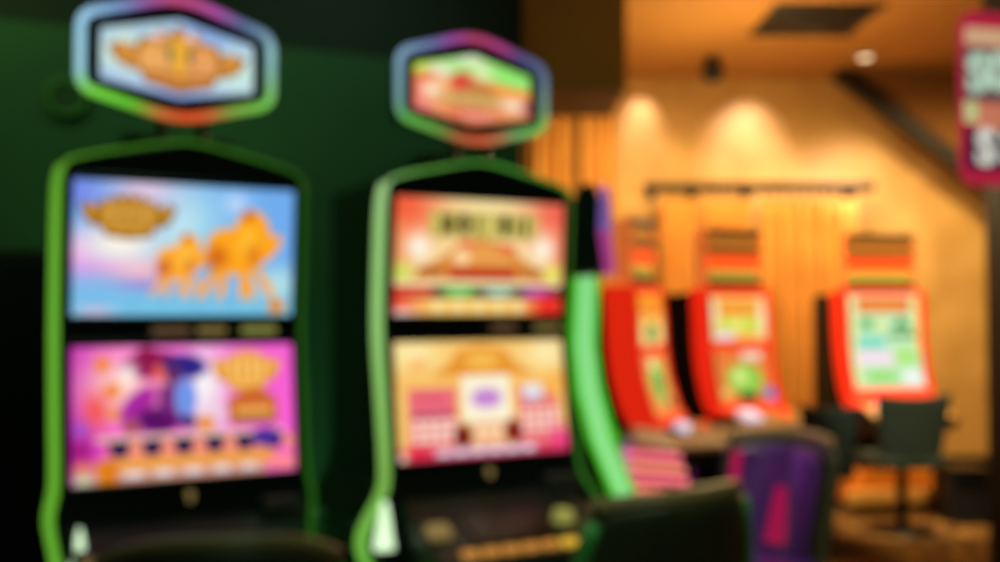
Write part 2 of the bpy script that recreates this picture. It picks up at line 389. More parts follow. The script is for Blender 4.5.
def carpet():
    m = bpy.data.materials.new('patterned_casino_carpet'); m.use_nodes = True; nt = m.node_tree
    b = P(m, Roughness=.95)
    t = nt.nodes.new('ShaderNodeTexCoord'); v = nt.nodes.new('ShaderNodeTexVoronoi'); v.inputs['Scale'].default_value = 2.6
    r = nt.nodes.new('ShaderNodeValToRGB'); r.color_ramp.interpolation = 'EASE'
    e = r.color_ramp.elements; e[0].position = .12; e[0].color = (*lin((214, 158, 60)), 1); e[1].position = .5; e[1].color = (*lin((120, 80, 24)), 1)
    x = e.new(.32); x.color = (*lin((96, 56, 20)), 1)
    n = nt.nodes.new('ShaderNodeTexNoise'); n.inputs['Scale'].default_value = 3
    mx = nt.nodes.new('ShaderNodeVectorMath'); mx.operation = 'ADD'
    nt.links.new(t.outputs['Object'], n.inputs['Vector']); nt.links.new(t.outputs['Object'], mx.inputs[0]); nt.links.new(n.outputs['Color'], mx.inputs[1])
    nt.links.new(mx.outputs[0], v.inputs['Vector']); nt.links.new(v.outputs['Distance'], r.inputs['Fac']); nt.links.new(r.outputs['Color'], b.inputs['Base Color'])
    return m
M['carpet'] = carpet()

# ------------------------------------------------------------------ camera
HC, PITCH, F = 1.5, .027, 1000.
cam = bpy.data.cameras.new('camera'); co = bpy.data.objects.new('camera', cam); COL.objects.link(co)
co.location = (0, 0, HC); co.rotation_euler = (PI / 2 + PITCH, 0, 0)
cam.sensor_width = 36; cam.lens = 36; cam.clip_start = .02; cam.clip_end = 60
cam.dof.use_dof = True; cam.dof.focus_distance = .16; cam.dof.aperture_fstop = 13.0; cam.dof.aperture_blades = 0
S.camera = co

def at(px, py, Y):
    """the world point seen at a pixel of the photograph, at depth Y"""
    u, v = (px - 500) / F, (281 - py) / F
    c, s = math.cos(PITCH), math.sin(PITCH)
    k = Y / (c - v * s)
    return Vector((u * k, Y, HC + k * (v * c + s)))

# ------------------------------------------------------------------ room shell
ZC = 3.67
boxo('floor', (1.5, 4.6, -.05), (11, 10.4, .1), M['carpet'], kind='structure')
boxo('ceiling', (1.5, 4.6, ZC + .05), (11, 10.4, .1), M['ceil'], kind='structure')
boxo('wall_back', (3.0, 9.5, ZC / 2), (8, .2, ZC), M['goldwall'], kind='structure')
WY = .40
wd = Vector((math.cos(WY), math.sin(WY), 0)); wn = Vector((math.sin(WY), -math.cos(WY), 0))
wend = Vector((.08, 4.77, 0))
wr = Matrix.Rotation(WY, 3, 'Z')
def wallpt(px, py, off=0):
    """point of the green wall's face seen at a pixel"""
    u, v = (px - 500) / F, (281 - py) / F
    c, s = math.cos(PITCH), math.sin(PITCH)
    d = Vector((u, c - v * s, v * c + s)); p0 = wend + wn * (.06 + off)
    t = (p0 - Vector((0, 0, HC))).dot(wn) / d.dot(wn)
    return Vector((0, 0, HC)) + d * t
boxo('wall_left', wend - wd * 2.5 + Vector((0, 0, 1.31)), (5.0, .12, 2.62), M['greenwall'], rot=wr, kind='structure')
boxo('trim_1', wend - wd * 2.5 + Vector((0, 0, (2.62 + ZC) / 2)), (5.0, .12, ZC - 2.62), M['fascia'], rot=wr, kind='structure')
# olive bulkhead hanging between the green wall and the curtains
a, b = at(524, 90, 5.6), at(626, 88, 5.6)
boxo('bulkhead', ((a.x + b.x) / 2, 6.0, (a.z + ZC) / 2), (b.x - a.x, .8, ZC - a.z), M['olive'], kind='structure')
# sloping bulkhead high on the right, against the back wall
pts = [(p.x, p.z) for p in (at(838, 68, 9.1), at(1040, 68, 9.1), at(1040, 226, 9.1))]
top = ZC - .002
bm = bmesh.new(); poly = [(pts[0][0], top), (pts[1][0], top), (pts[2][0], pts[2][1]), (pts[0][0], pts[0][1] - .02)]
prism(bm, poly, lambda x, z: (x, 9.1, z), lambda x, z: (x, 9.39, z)); bm_obj('bulkhead_sloping', bm, M['brown'], kind='structure')
bm = bmesh.new()
q0, q1 = Vector((pts[0][0] - .02, 9.06, pts[0][1] - .04)), Vector((pts[2][0], 9.06, pts[2][1] - .02))
d = (q1 - q0); L = d.length; ang = math.atan2(-d.z, d.x)
box(bm, (q0 + q1) / 2, (L, .1, .13), Matrix.Rotation(ang, 3, 'Y')); bm_obj('trim_2', bm, M['beam'], kind='structure')
# black column at the right edge
cx = at(986, 300, 4.7)
boxo('wall_right', (cx.x + .35, 4.5, ZC / 2), (.7, .4, ZC), M['black'], kind='structure')
boxo('baseboard_back', (3.0, 9.38, .06), (8, .03, .12), M['beam'], kind='structure')

# ------------------------------------------------------------------ curtains and rail
def drape(name, x0, x1, y, z0, z1, folds, amp, ph=0, tie=0.):
    nx, nz = folds * 10, 14; V = []; Fc = []
    for side in (0, 1):
        for j in range(nz + 1):
            t = j / nz; z = z0 + (z1 - z0) * t
            for i in range(nx + 1):
                s = i / nx
                am = amp * (.55 + .45 * (1 - t)) * (1 + .35 * math.sin(3.1 * s * folds + ph))
                yy = y + am * math.sin(2 * PI * folds * s + ph + .35 * math.sin(4 * t + ph)) + side * .012
                xc = (x0 + x1) / 2; w = 1 - tie * math.sin(PI * min(1, t * 1.2)) ** 2
                V.append((xc + (x0 + (x1 - x0) * s - xc) * w, yy, z))
    n = (nx + 1) * (nz + 1)
    for j in range(nz):
        for i in range(nx):
            a = j * (nx + 1) + i
            Fc.append((a, a + 1, a + nx + 2, a + nx + 1)); Fc.append((n + a, n + a + nx + 1, n + a + nx + 2, n + a + 1))
    for i in range(nx):
        a = i; Fc.append((a, n + a, n + a + 1, a + 1)); a = nz * (nx + 1) + i; Fc.append((a, a + 1, n + a + 1, n + a))
    for j in range(nz):
        a = j * (nx + 1); Fc.append((a, a + nx + 1, n + a + nx + 1, n + a)); a += nx; Fc.append((a, n + a, n + a + nx + 1, a + nx + 1))
    me = bpy.data.meshes.new(name); me.from_pydata(V, [], Fc)
    return link(name, me, M['cloth'], smooth=True)

RY = 9.0
xs = [at(p, 190, RY).x for p in (657, 700, 757, 862)]
rz = at(700, 187, RY).z
dl = [('amber curtain under the bronze rail, left one, behind the tops of the red machines', xs[0] + .03, xs[1] - .02, 5),
      ('amber curtain hanging from the rail directly behind the middle red slot machine', xs[1] + .02, xs[2] - .04, 6),
      ('wide amber curtain with deep folds between the middle and right red slot machines', xs[2] + .03, xs[3] - .03, 10)]
for i, (lb, x0, x1, f) in enumerate(dl):
    o = drape('curtain', x0, x1, RY, .02, rz - .11, f, .085, ph=i * 1.3, tie=.10 if i == 2 else .03); tag(o, lb, 'curtain', 'curtains hanging from the bronze rail')
for i, (p0, p1) in enumerate(((530, 574), (578, 618))):
    x0, x1 = at(p0, 200, 9.2).x, at(p1, 200, 9.2).x
    o = drape('curtain', x0, x1, 9.22, .02, 3.5, 4, .07, ph=.7 + i, tie=0)
    tag(o, ['tall amber curtain just right of the second green-lit machine', 'tall amber curtain above the leftmost red slot machine'][i], 'curtain', 'tall curtains by the olive bulkhead')
t = thing('curtain_rail', 'dark bronze curtain rail across the gold back wall above the red machines', 'curtain rail', (xs[0], RY, rz))
bm = bmesh.new(); cyl(bm, (-.05, 0, 0), (xs[3] - xs[0] + .05, 0, 0), .042); bm_obj('rod', bm, M['rail'], t)
for x in (0, xs[1] - xs[0], xs[2] - xs[0], xs[3] - xs[0]):
    bm = bmesh.new(); box(bm, (x, .19, .0), (.03, .4, .03)); box(bm, (x, .385, 0), (.09, .02, .16)); bm_obj('bracket', bm, M['rail'], t, bevel=.004)
for x in (-.07, xs[3] - xs[0] + .07):
    bm = bmesh.new(); bmesh.ops.create_icosphere(bm, subdivisions=2, radius=.05, matrix=Matrix.Translation((x, 0, 0))); bm_obj('finial', bm, M['rail'], t, smooth=True)
k = 0
for (lb, x0, x1, f) in dl:
    for s in range(f):
        x = x0 + (x1 - x0) * (s + .5) / f - xs[0]
        bm = bmesh.new(); tube(bm, [(x, .044 * math.cos(a), .044 * math.sin(a) - .01) for a in np.linspace(0, 2 * PI, 15)[:-1]], .008, 6, closed=True)
        box(bm, (x, 0, -.065), (.012, .012, .05)); bm_obj('ring', bm, M['rail'], t)

# ------------------------------------------------------------------ ceiling fittings
v0, v1 = Vector((1.95, 7.3, ZC)), Vector((2.72, 8.0, ZC))
t = thing('ceiling_vent', 'square dark bronze air diffuser in the ceiling', 'ceiling vent', (2.36, 7.45, ZC))
for k, s in enumerate((.37, .285, .20, .12)):
    bm = bmesh.new(); z = -.015 - .02 * k; w = .05
    for sx, sy, lx, ly in ((0, -s, 2 * s, w), (0, s, 2 * s, w), (-s, 0, w, 2 * s), (s, 0, w, 2 * s)):
        box(bm, (sx, sy, z), (lx + (w if lx > w else 0), ly, .02), Matrix.Rotation((.5 if sy > 0 else -.5 if sy < 0 else 0), 3, 'X') @ Matrix.Rotation((-.5 if sx > 0 else .5 if sx < 0 else 0), 3, 'Y'))
    bm_obj('louvre' if k else 'frame', bm, M['vent'], t)
boxo('core', (0, 0, -.05), (.14, .14, .09), M['vent'], t)
boxo('backing', (0, 0, -.006), (.74, .74, .01), M['black'], t)

def downlight(x, y, label, glow):
    t = thing('downlight', label, 'ceiling light', (x, y, ZC), 0, 'recessed ceiling downlights')
    bm = bmesh.new(); tube(bm, [(.07 * math.cos(a), .07 * math.sin(a), -.004) for a in np.linspace(0, 2 * PI, 25)[:-1]], .012, 8, closed=True)
    bm_obj('trim_ring', bm, M['chrome'], t, smooth=True)
    bm = bmesh.new(); cyl(bm, (0, 0, -.001), (0, 0, -.012), .058); bm_obj('lens', bm, glow, t)
M['lens'] = mat('warm_lens', (250, 230, 190), .4, emit=2.2, ecol=(255, 232, 180))
downlight(at(865, 55, 8.57).x, 8.57, 'bright round ceiling downlight to the right of the air diffuser', M['lens'])
p = at(713, 72, 8.6)
t = thing('security_camera', 'small black dome security camera hanging from the ceiling', 'security camera', (p.x, 8.6, ZC))
bm = bmesh.new(); cyl(bm, (0, 0, 0), (0, 0, -.09), .06, .07); bm_obj('mount', bm, M['black'], t, bevel=.006)
bm = bmesh.new(); bmesh.ops.create_uvsphere(bm, u_segments=24, v_segments=14, radius=.095, matrix=Matrix.Translation((0, 0, -.13))); bm_obj('dome', bm, M['black'], t, smooth=True)
bm = bmesh.new(); cyl(bm, (0, -.075, -.145), (0, -.105, -.15), .02); bm_obj('lens', bm, M['chrome'], t)

# ------------------------------------------------------------------ slot machine with green light edge (two of them)
J = 1.444
def green_machine(loc, yaw, wing, label, up_art, low_art, sign_art, strip, frame_gain, specials):
    t = thing('slot_machine', label, 'slot machine', (*loc, 0), yaw, 'green-edged slot machines')
    W2 = .297
    lev = [(0, .30, -.13), (.62, .30, -.15), (.80, .32, -.12), (.85, wing - .02, -.105), (.91, wing, -.09), (1.01, W2 + .012, -.07), (1.08, W2, -.058), (J, W2, .0), (1.86, W2, -.025)]
    bm = bmesh.new(); rows = []
    for i, (z, w, y) in enumerate(lev):
        g = .062 if i == len(lev) - 1 else 0
        rows.append([bm.verts.new(c) for c in ((-w, y + .012, z), (0, y + .012, z + g), (w, y + .012, z), (w * .93, .5, z), (0, .5, z + g), (-w * .93, .5, z))])
    for A, B in zip(rows, rows[1:]):
        for k in range(6): bm.faces.new((A[k], A[(k + 1) % 6], B[(k + 1) % 6], B[k]))
    for r in (rows[0], rows[-1]):
        bm.faces.new((r[0], r[1], r[4], r[5])); bm.faces.new((r[1], r[2], r[3], r[4]))
    bm_obj('cabinet', bm, M['body'], t, bevel=.012)
    # screens
    for art, tilt, sgn, nm in ((up_art, -.062, 1, 'upper_screen'), (low_art, .13, -1, 'lower_screen')):
        D = Vector((0, -math.sin(tilt), -math.cos(tilt))); N = Vector((0, -math.cos(tilt), math.sin(tilt)))
        c = Vector((0, 0, J)) - D * sgn * (.168 + .032)
        pos = lambda u, v, c=c, D=D: tuple(c + Vector(((u - .5) * .534, 0, 0)) + D * ((v - .5) * .324))
        s = link(nm, paint_mesh(nm, art, pos), M['pic'], t)
        bm = bmesh.new(); rot = Matrix(((1, 0, 0), (0, N.y, -D.y), (0, N.z, -D.z))).transposed().transposed()
        R3 = Matrix((Vector((1, 0, 0)), -N, -D)).transposed()
        for cx, cz, sx, sz in ((0, .171, .57, .016), (0, -.171, .57, .016), (-.277, 0, .016, .34), (.277, 0, .016, .34)):
            box(bm, c + R3 @ Vector((cx, .006, cz)), (sx, .03, sz), R3)
        bm_obj('screen_bezel', bm, M['bezel'], s, bevel=.003)
        boxo('display_housing', c + R3 @ Vector((0, .014, 0)), (.56, .02, .34), M['bezel'], s, rot=R3)
    # badges on the bar between the screens, emblem under the lower screen
    for x, w, m in specials['badges']:
        bm = bmesh.new(); box(bm, (x, -.014, J), (w, .006, .018)); bm_obj('badge', bm, m, t, bevel=.002)
    bm = bmesh.new(); prism(bm, [(-.009, .008), (-.005, .013), (.005, .013), (.009, .008), (.003, -.013), (-.003, -.013)], lambda x, z: (x, -.052, 1.042 + z), lambda x, z: (x, -.07, 1.04 + z)); bm_obj('emblem', bm, M['badge'], t)
    # light strip round the edge: a chamfered band whose colour changes along it
    Lp = [(wing * .70, -.12, .80, .5), (wing - .03, -.12, .815, .8), (wing, -.105, .85, 1), (wing, -.09, .91, 1), (W2 + .012, -.07, 1.01, 1), (W2, -.055, 1.09, 1), (W2, -.03, 1.25, 1), (W2, .0, J, 1), (W2, -.012, 1.7, 1), (W2 - .002, -.022, 1.81, .9), (W2 - .014, -.024, 1.845, .6), (W2 - .045, -.025, 1.862, .45), (.15, -.025, 1.888, .4)]
    path = [(-x, y, z, k) for x, y, z, k in Lp] + [(0, -.025, 1.915, .4)] + Lp[::-1]
    ctr = smooth_path([p[:3] for p in path], 5); ks = smooth_path([(p[3], 0, 0) for p in path], 5)
    bm = bmesh.new(); rings = []
    for i, c in enumerate(ctr):
        tg = ctr[min(i + 1, len(ctr) - 1)] - ctr[max(i - 1, 0)]; nr = Vector((-tg.z, 0, tg.x)).normalized(); k = ks[i].x
        sec = [c + Vector((0, .008, 0)) - nr * .004, c + nr * .003, c + nr * .008 * k + Vector((0, .006, 0)), c + nr * .016 * k + Vector((0, .042, 0)), c - nr * .002 + Vector((0, .047, 0))]
        rings.append([bm.verts.new(q) for q in sec])
    for A_, B_ in zip(rings, rings[1:]):
        for k in range(5): bm.faces.new((A_[k], A_[(k + 1) % 5], B_[(k + 1) % 5], B_[k]))
    bm.faces.new(rings[0]); bm.faces.new(rings[-1][::-1])
    bmesh.ops.recalc_face_normals(bm, faces=bm.faces)
    me = bpy.data.meshes.new('light_strip'); bm.to_mesh(me); bm.free()
    ca = me.color_attributes.new('picture', 'FLOAT_COLOR', 'POINT')
    for i in range(len(me.vertices)):
        q = (i // 5) / (len(ctr) - 1) * (len(strip) - 1); j = min(int(q), len(strip) - 2); q -= j
        ca.data[i].color = (*lin([strip[j][h] * (1 - q) + strip[j + 1][h] * q for h in range(3)]), 1)
    link('light_strip', me, M['frame'], t)
    for s in (-1,):
        bm = bmesh.new()
        prism(bm, [(-.030, -.055), (.03, -.055), (.0, .068), (-.006, .068)], lambda x, z: (s * (wing - .038) + s * x * .8, -.09, .93 + z), lambda x, z: (s * (wing - .038) + s * x * .8, -.125, .93 + z))
        bm_obj('corner_lamp', bm, M['lamp'], t, bevel=.006)
    # button deck
    bm = bmesh.new()
    prism(bm, [(-.05, 1.0), (-.12, .955), (-.33, .865), (-.345, .82), (-.30, .77), (-.10, .74), (.0, .74)], lambda y, z: (-.27, y, z), lambda y, z: (.27, y, z))
    dk = bm_obj('button_deck', bm, M['panel'], t, bevel=.012)
    slope = Matrix.Rotation(math.atan2(.955 - .865, .21), 3, 'X')
    def ondeck(x, s, h=0):   # s: 0 at the back of the sloped top, 1 at its front
        return Vector((x, -.12 - .21 * s, .955 - .09 * s + h))
    boxo('touch_panel', ondeck(-.02, .42, .004), (.24, .12, .008), M['bezel'], dk, rot=slope, bevel=.003)
    for k in range(7):
        boxo('button', ondeck(-.2 + .058 * k + .02, .86, .008), (.046, .026, .014), M['yellowbtn'] if k > 4 else M['orangebtn'], dk, rot=slope, bevel=.003)
    bm = bmesh.new(); c = ondeck(.15, .4); cyl(bm, c, c + Vector((0, -.004, .03)), .032, .026); bm_obj('spin_button', bm, M['khaki'], dk, bevel=.003)
    boxo('ticket_slot', ondeck(-.225, .42, .012), (.06, .05, .022), M['badge'], dk, rot=slope, bevel=.004)
    boxo('bill_acceptor', (.22, -.075, 1.0), (.1, .05, .05), M['chrome'], dk, bevel=.008)
    boxo('front_door', (0, -.145, .42), (.52, .02, .5), M['panel'], t, bevel=.006)
    boxo('kick_plate', (0, -.125, .06), (.55, .02, .1), M['steel'], t, bevel=.004)
    # illuminated sign on top
    cz = 2.12; X = .231; TX = -.024
    tp = boxo('topper', (0, .16, 1.91), (.28, .12, .07), M['body'], t, bevel=.01)
    hexo = [(-X, .087), (0, .16), (X, .087), (X, -.092), (0, -.152), (-X, -.092)]
    bm = bmesh.new(); prism(bm, [(x * 1.0, cz + z) for x, z in hexo], lambda x, z: (x + TX, .0, z), lambda x, z: (x * .93 + TX, .11, cz + (z - cz) * .93)); bm_obj('topper_housing', bm, M['bezel'], tp, bevel=.02)
    for s in (-.05, .05):
        bm = bmesh.new(); cyl(bm, (s, .07, 1.90), (s, .07, 2.02), .013); bm_obj('post', bm, M['steel'], tp)
    # coloured frame: hue changes around it
    corner = []
    n = len(hexo)
    for i, (x, z) in enumerate(hexo):
        p, a_, b_ = Vector((x, z)), Vector(hexo[i - 1]), Vector(hexo[(i + 1) % n])
        r = .035 if abs(x) > .1 else .07
        pa, pb = p + (a_ - p).normalized() * r, p + (b_ - p).normalized() * r
        for s in range(6):
            q = s / 5; corner.append(pa * (1 - q) ** 2 + p * 2 * q * (1 - q) + pb * q * q)
        e2 = Vector(hexo[(i + 1) % n]); r2 = .035 if abs(e2.x) > .1 else .07
        end = e2 + (p - e2).normalized() * r2
        for s in range(1, 6): corner.append(pb + (end - pb) * s / 6)
    bm = bmesh.new(); rings = tube(bm, [(c.x + TX, -.012, cz + c.y) for c in corner], .0108, 10, closed=True)
    me = bpy.data.meshes.new('topper_light_frame'); bmesh.ops.recalc_face_normals(bm, faces=bm.faces); bm.to_mesh(me); bm.free()
    at_ = me.color_attributes.new('picture', 'FLOAT_COLOR', 'POINT')
    keys = frame_gain
    for i, v in enumerate(me.vertices):
        x, z = v.co.x - TX, v.co.z - cz
        a = math.degrees(math.atan2(z * 1.6, x)) % 360
        ks = keys + [(keys[0][0] + 360, keys[0][1])]
        if a < ks[0][0]: a += 360
        for (a0, c0), (a1, c1) in zip(ks, ks[1:]):
            if a0 <= a <= a1:
                q = (a - a0) / (a1 - a0); c = [c0[j] * (1 - q) + c1[j] * q for j in range(3)]; break
        at_.data[i].color = (*lin(c), 1)
    link('topper_light_frame', me, M['frame'], tp, smooth=True)
    # screen of the sign, hexagon grid
    def hpos(u, v):
        x = (u - .5) * 2 * (X - .046); q = 1 - abs(u - .5) * 2
        zt, zb = .058 + .045 * q, -.064 - .034 * q
        return (x + TX, -.006, cz + zt + (zb - zt) * v)
    link('topper_screen', paint_mesh('topper_screen', sign_art, hpos), M['pic'], tp)
    return t

KA = [(0, (134, 186, 180)), (20, (142, 190, 198)), (48, (90, 110, 150)), (66, (176, 82, 170)), (92, (196, 74, 120)), (108, (160, 84, 160)), (128, (116, 150, 200)), (150, (150, 200, 226)), (200, (150, 202, 214)), (218, (120, 216, 70)), (240, (100, 200, 50)), (258, (206, 120, 60)), (272, (222, 76, 34)), (288, (214, 100, 50)), (304, (130, 170, 70)), (325, (112, 196, 76)), (345, (130, 190, 140))]
KB = [(0, (108, 142, 134)), (22, (96, 120, 146)), (48, (80, 84, 132)), (66, (170, 62, 134)), (90, (178, 66, 100)), (108, (160, 72, 160)), (128, (100, 120, 166)), (150, (126, 160, 186)), (200, (110, 158, 156)), (218, (98, 180, 72)), (240, (104, 160, 70)), (258, (190, 92, 60)), (274, (208, 92, 54)), (290, (190, 120, 80)), (304, (120, 176, 106)), (325, (96, 186, 76)), (345, (104, 150, 120))]
G1 = [(70, 140, 30), (97, 170, 50), (97, 168, 44), (100, 172, 48), (92, 156, 44), (66, 124, 30), (44, 96, 24), (32, 76, 18), (34, 80, 16), (34, 84, 16), (36, 92, 18), (50, 130, 26)]
G2 = [(90, 170, 60), (104, 176, 62), (120, 172, 76), (140, 196, 110), (150, 190, 124), (96, 164, 66), (60, 130, 40), (44, 100, 30), (40, 96, 24), (40, 100, 24), (44, 110, 30), (80, 150, 60)]
green_machine((-.785, 2.506), .505, .294, 'green-edged slot machine with a golden animal on blue above a pink screen', art_top_left(), art_bottom_left(), art_sign_left(), G1, KA,
              {'badges': [(-.04, .09, M['badge2']), (.06, .07, M['badge']), (.18, .09, M['khaki'])]})
green_machine((-.057, 2.858), .493, .372, 'green-edged slot machine with two orange and gold screens', art_top_right(), art_bottom_right(), art_sign_right(), G2, KB,
              {'badges': [(.07, .08, M['badge2']), (.215, .085, M['badge'])]})

# ------------------------------------------------------------------ third green machine, seen from its side
loc3 = at(579, 308, 3.85)
t3 = thing('slot_machine', 'slot machine seen edge-on with a broad mint green light down its side', 'slot machine', (loc3.x, loc3.y, 0), 1.47)
def flank(name, poly, x0, x1, m, par, **k):
    bm = bmesh.new(); prism(bm, poly, lambda y, z: (x0, y, z), lambda y, z: (x1, y, z)); return bm_obj(name, bm, m, par, **k)
# (y, z): y negative is towards its player
front = [(-.075, 1.62), (-.07, 1.5), (-.065, 1.35), (-.085, 1.18), (-.13, 1.0), (-.19, .85), (-.22, .78)]
flank('cabinet', [(.42, 0), (.42, 1.6), (-.03, 1.61)] + [(y + .03, z) for y, z in front[1:]] + [(-.17, .7), (-.15, 0)], .004, .62, M['body'], t3, bevel=.01)
def band(name, y0, y1, x, m, dz=0):
    flank(name, [(y + y0, z) for y, z in front] + [(y + y1, z) for y, z in front[::-1]], x, x + .02, m, t3, bevel=.004)
band('light_panel', .015, .075, -.018, M['mint'])
band('light_edge', -.006, .0145, -.016, M['greenedge']); band('light_edge', .0755, .10, -.016, M['greenedge'])
band('light_panel', .0, .09, .624, M['greenedge'])
us = flank('upper_display', [(.14, 1.63), (.08, 1.8), (.0, 1.98), (-.06, 1.99), (-.09, 1.9), (-.095, 1.63)], .03, .59, M['panel'], t3, bevel=.01)
A = Art(50, 40, (150, 90, 170)); A.grad((200, 60, 150), .3, 1); A.el(.5, .4, .3, .25, (236, 150, 200), .5)
link('picture', paint_mesh('picture', A, lambda u, v: (.05 + .52 * u, -.098 + (.01 if v < .05 else 0), 1.96 - .32 * v)), M['pic'], us)
flank('edge_light', [(-.075, 1.80), (-.125, 1.80), (-.115, 1.96), (-.085, 1.985)], .0, .03, M['violet'], us, bevel=.004)
flank('edge_light', [(-.075, 1.798), (-.125, 1.798), (-.14, 1.64), (-.10, 1.62)], .0, .03, M['magl'], us, bevel=.004)
A = Art(50, 70, (226, 90, 170)); A.grad((120, 60, 210), .5, 1); A.el(.5, .35, .3, .2, (255, 210, 230), .5)
def p3(u, v):
    z = 1.58 - .55 * v; ys = np.interp(-z, [-q[1] for q in front], [q[0] for q in front]); return (.04 + .54 * u, float(ys) + .02, z)
link('main_screen', paint_mesh('main_screen', A, p3), mat_attr('vivid_screen_picture', 2.2), t3)
flank('deck_body', [(-.15, .93), (-.21, .985), (-.38, .96), (-.44, .78), (-.42, .72), (-.15, .70)], .004, .60, mat('dark_crimson_lacquer', (96, 22, 34), .35), t3, bevel=.01)
for k in range(5):
    z = .955 - .047 * k; y1 = -.385 - .014 * k
    bm = bmesh.new(); prism(bm, [(-.165 - .012 * k, z + .006), (y1, z - .008), (y1, z - .032), (-.165 - .012 * k, z - .018)], lambda y, z: (-.014, y, z), lambda y, z: (.006, y, z))
    bm_obj('light_slat', bm, (M['pinkl'], M['salmon'])[k % 2], t3, bevel=.003)
flank('light_edge', [(-.16, .975), (-.195, .975), (-.2, .82), (-.17, .80)], -.012, .005, M['violet'], t3, bevel=.003)

# ------------------------------------------------------------------ red machines
def red_machine(loc, yaw, label, arts, w=.66, tall=False, sd=.14):
    t = thing('slot_machine', label, 'slot machine', (*loc, 0), yaw, 'red slot machines along the curtained wall')
    h = w / 2
    fr = [(.03, 1.64), (.01, 1.45), (0, 1.24), (-.03, 1.05), (-.09, .86), (-.16, .76)]
    def side(name, poly, x0, x1, m, **k):
        bm = bmesh.new(); prism(bm, poly, lambda y, z: (x0, y, z), lambda y, z: (x1, y, z)); return bm_obj(name, bm, m, t, **k)
    side('cabinet', [(.5, .2), (.5, 1.6), (.06, 1.62)] + [(y + .025, z) for y, z in fr[1:]] + [(-.12, .55), (.05, .5), (.05, .2)], -h + .03, h - .03, M['black'], bevel=.015)
    for s in (-1, 1):
        x0, x1 = (s * h, s * (h - .034)) if s > 0 else (-h, -h + .034)
        side('side_light', [(y - .02, z) for y, z in fr] + [(y + sd, z) for y, z in fr[::-1]], min(x0, x1), max(x0, x1), M['red'], bevel=.008)
    def fy(z): return float(np.interp(-z, [-q[1] for q in fr], [q[0] for q in fr]))
    rects = [(1.58, 1.27), (1.20, .84)] if not tall else [(1.60, .90)]
    for (z1, z0), art in zip(rects, arts):
        nm = 'screen'
        pos = lambda u, v: ((u - .5) * (w - .115), fy(z1 + (z0 - z1) * v) - .012, z1 + (z0 - z1) * v)
        link(nm, paint_mesh(nm, art, pos), M['pic'], t)
    zs = [1.64] + [z for r in rects for z in r] + [.77]
    for z1, z0 in zip(zs[::2], zs[1::2]):
        n = 4; bm = bmesh.new()
        prism(bm, [(fy(z1 + (z0 - z1) * k / n) - .016, z1 + (z0 - z1) * k / n) for k in range(n + 1)] + [(fy(z1 + (z0 - z1) * k / n) + .024, z1 + (z0 - z1) * k / n) for k in range(n, -1, -1)], lambda y, z: (-h + .035, y, z), lambda y, z: (h - .035, y, z))
        bm_obj('front_trim', bm, M['redtrim'], t)
    # stacked sign on top
    sg = boxo('topper', (0, .15, 1.85), (w - .12, .16, .42), M['signorange'], t, bevel=.01)
    for z, hh, m, n in ((2.035, .06, M['signdark'], 'slat'), (1.915, .045, M['signdark'], 'slat'), (1.83, .07, M['signred'], 'lit_band'), (1.735, .055, M['signlime'], 'lit_band'), (1.675, .05, M['signdark'], 'slat')):
        boxo(n, (0, .06, z), (w - (.12 if n == 'slat' else .16), .03, hh), m, sg, bevel=.004)
    boxo('edge_light', (h - .055, .1, 1.85), (.014, .1, .4), M['signedge'], sg, bevel=.003); boxo('edge_light', (-h + .055, .1, 1.85), (.014, .1, .4), M['signedge'], sg, bevel=.003)
    dk = side('button_deck', [(-.13, .78), (-.2, .775), (-.40, .70), (-.41, .66), (-.36, .62), (-.1, .55), (.0, .6)], -h + .02, h - .02, M['black'], bevel=.01)
    boxo('deck_rim', (0, -.31, .745), (w - .06, .2, .012), M['beige'], dk, rot=Matrix.Rotation(.36, 3, 'X'), bevel=.004)
    boxo('lit_button_panel', (-.17, -.29, .775), (.13, .12, .04), M['whitelit'], dk, rot=Matrix.Rotation(.36, 3, 'X'), bevel=.004)
    bm = bmesh.new(); cyl(bm, (.14, -.3, .745), (.14, -.305, .785), .035); bm_obj('spin_button', bm, M['signred'], dk, bevel=.004)
    boxo('stand', (0, .22, .34), (w - .2, .5, .4), M['black'], t, bevel=.01)
    boxo('plinth', (0, .16, .19), (w + .16, .75, .22), M['wood'], t, bevel=.008)
    boxo('plinth_step', (0, -.23, .13), (w + .2, .1, .1), M['step'], t, bevel=.006)
    boxo('plinth_base', (0, .16, .04), (w + .1, .7, .08), M['black'], t)
    return t
a, b, c = at(651, 308, 6.35), at(739, 308, 7.1), at(884, 308, 7.6)
red_machine((a.x, a.y), 1.05, 'red slot machine turned furthest away, nearest the green-lit machines', [art_red('a1'), art_red('a2')], .50, sd=.2)
red_machine((b.x, b.y), .5, 'middle red slot machine with two screens in front of the curtains', [art_red('b1'), art_red('b2')], .62)
red_machine((c.x, c.y), .2, 'rightmost red slot machine with one tall white and green screen', [art_red('c')], .70, True)

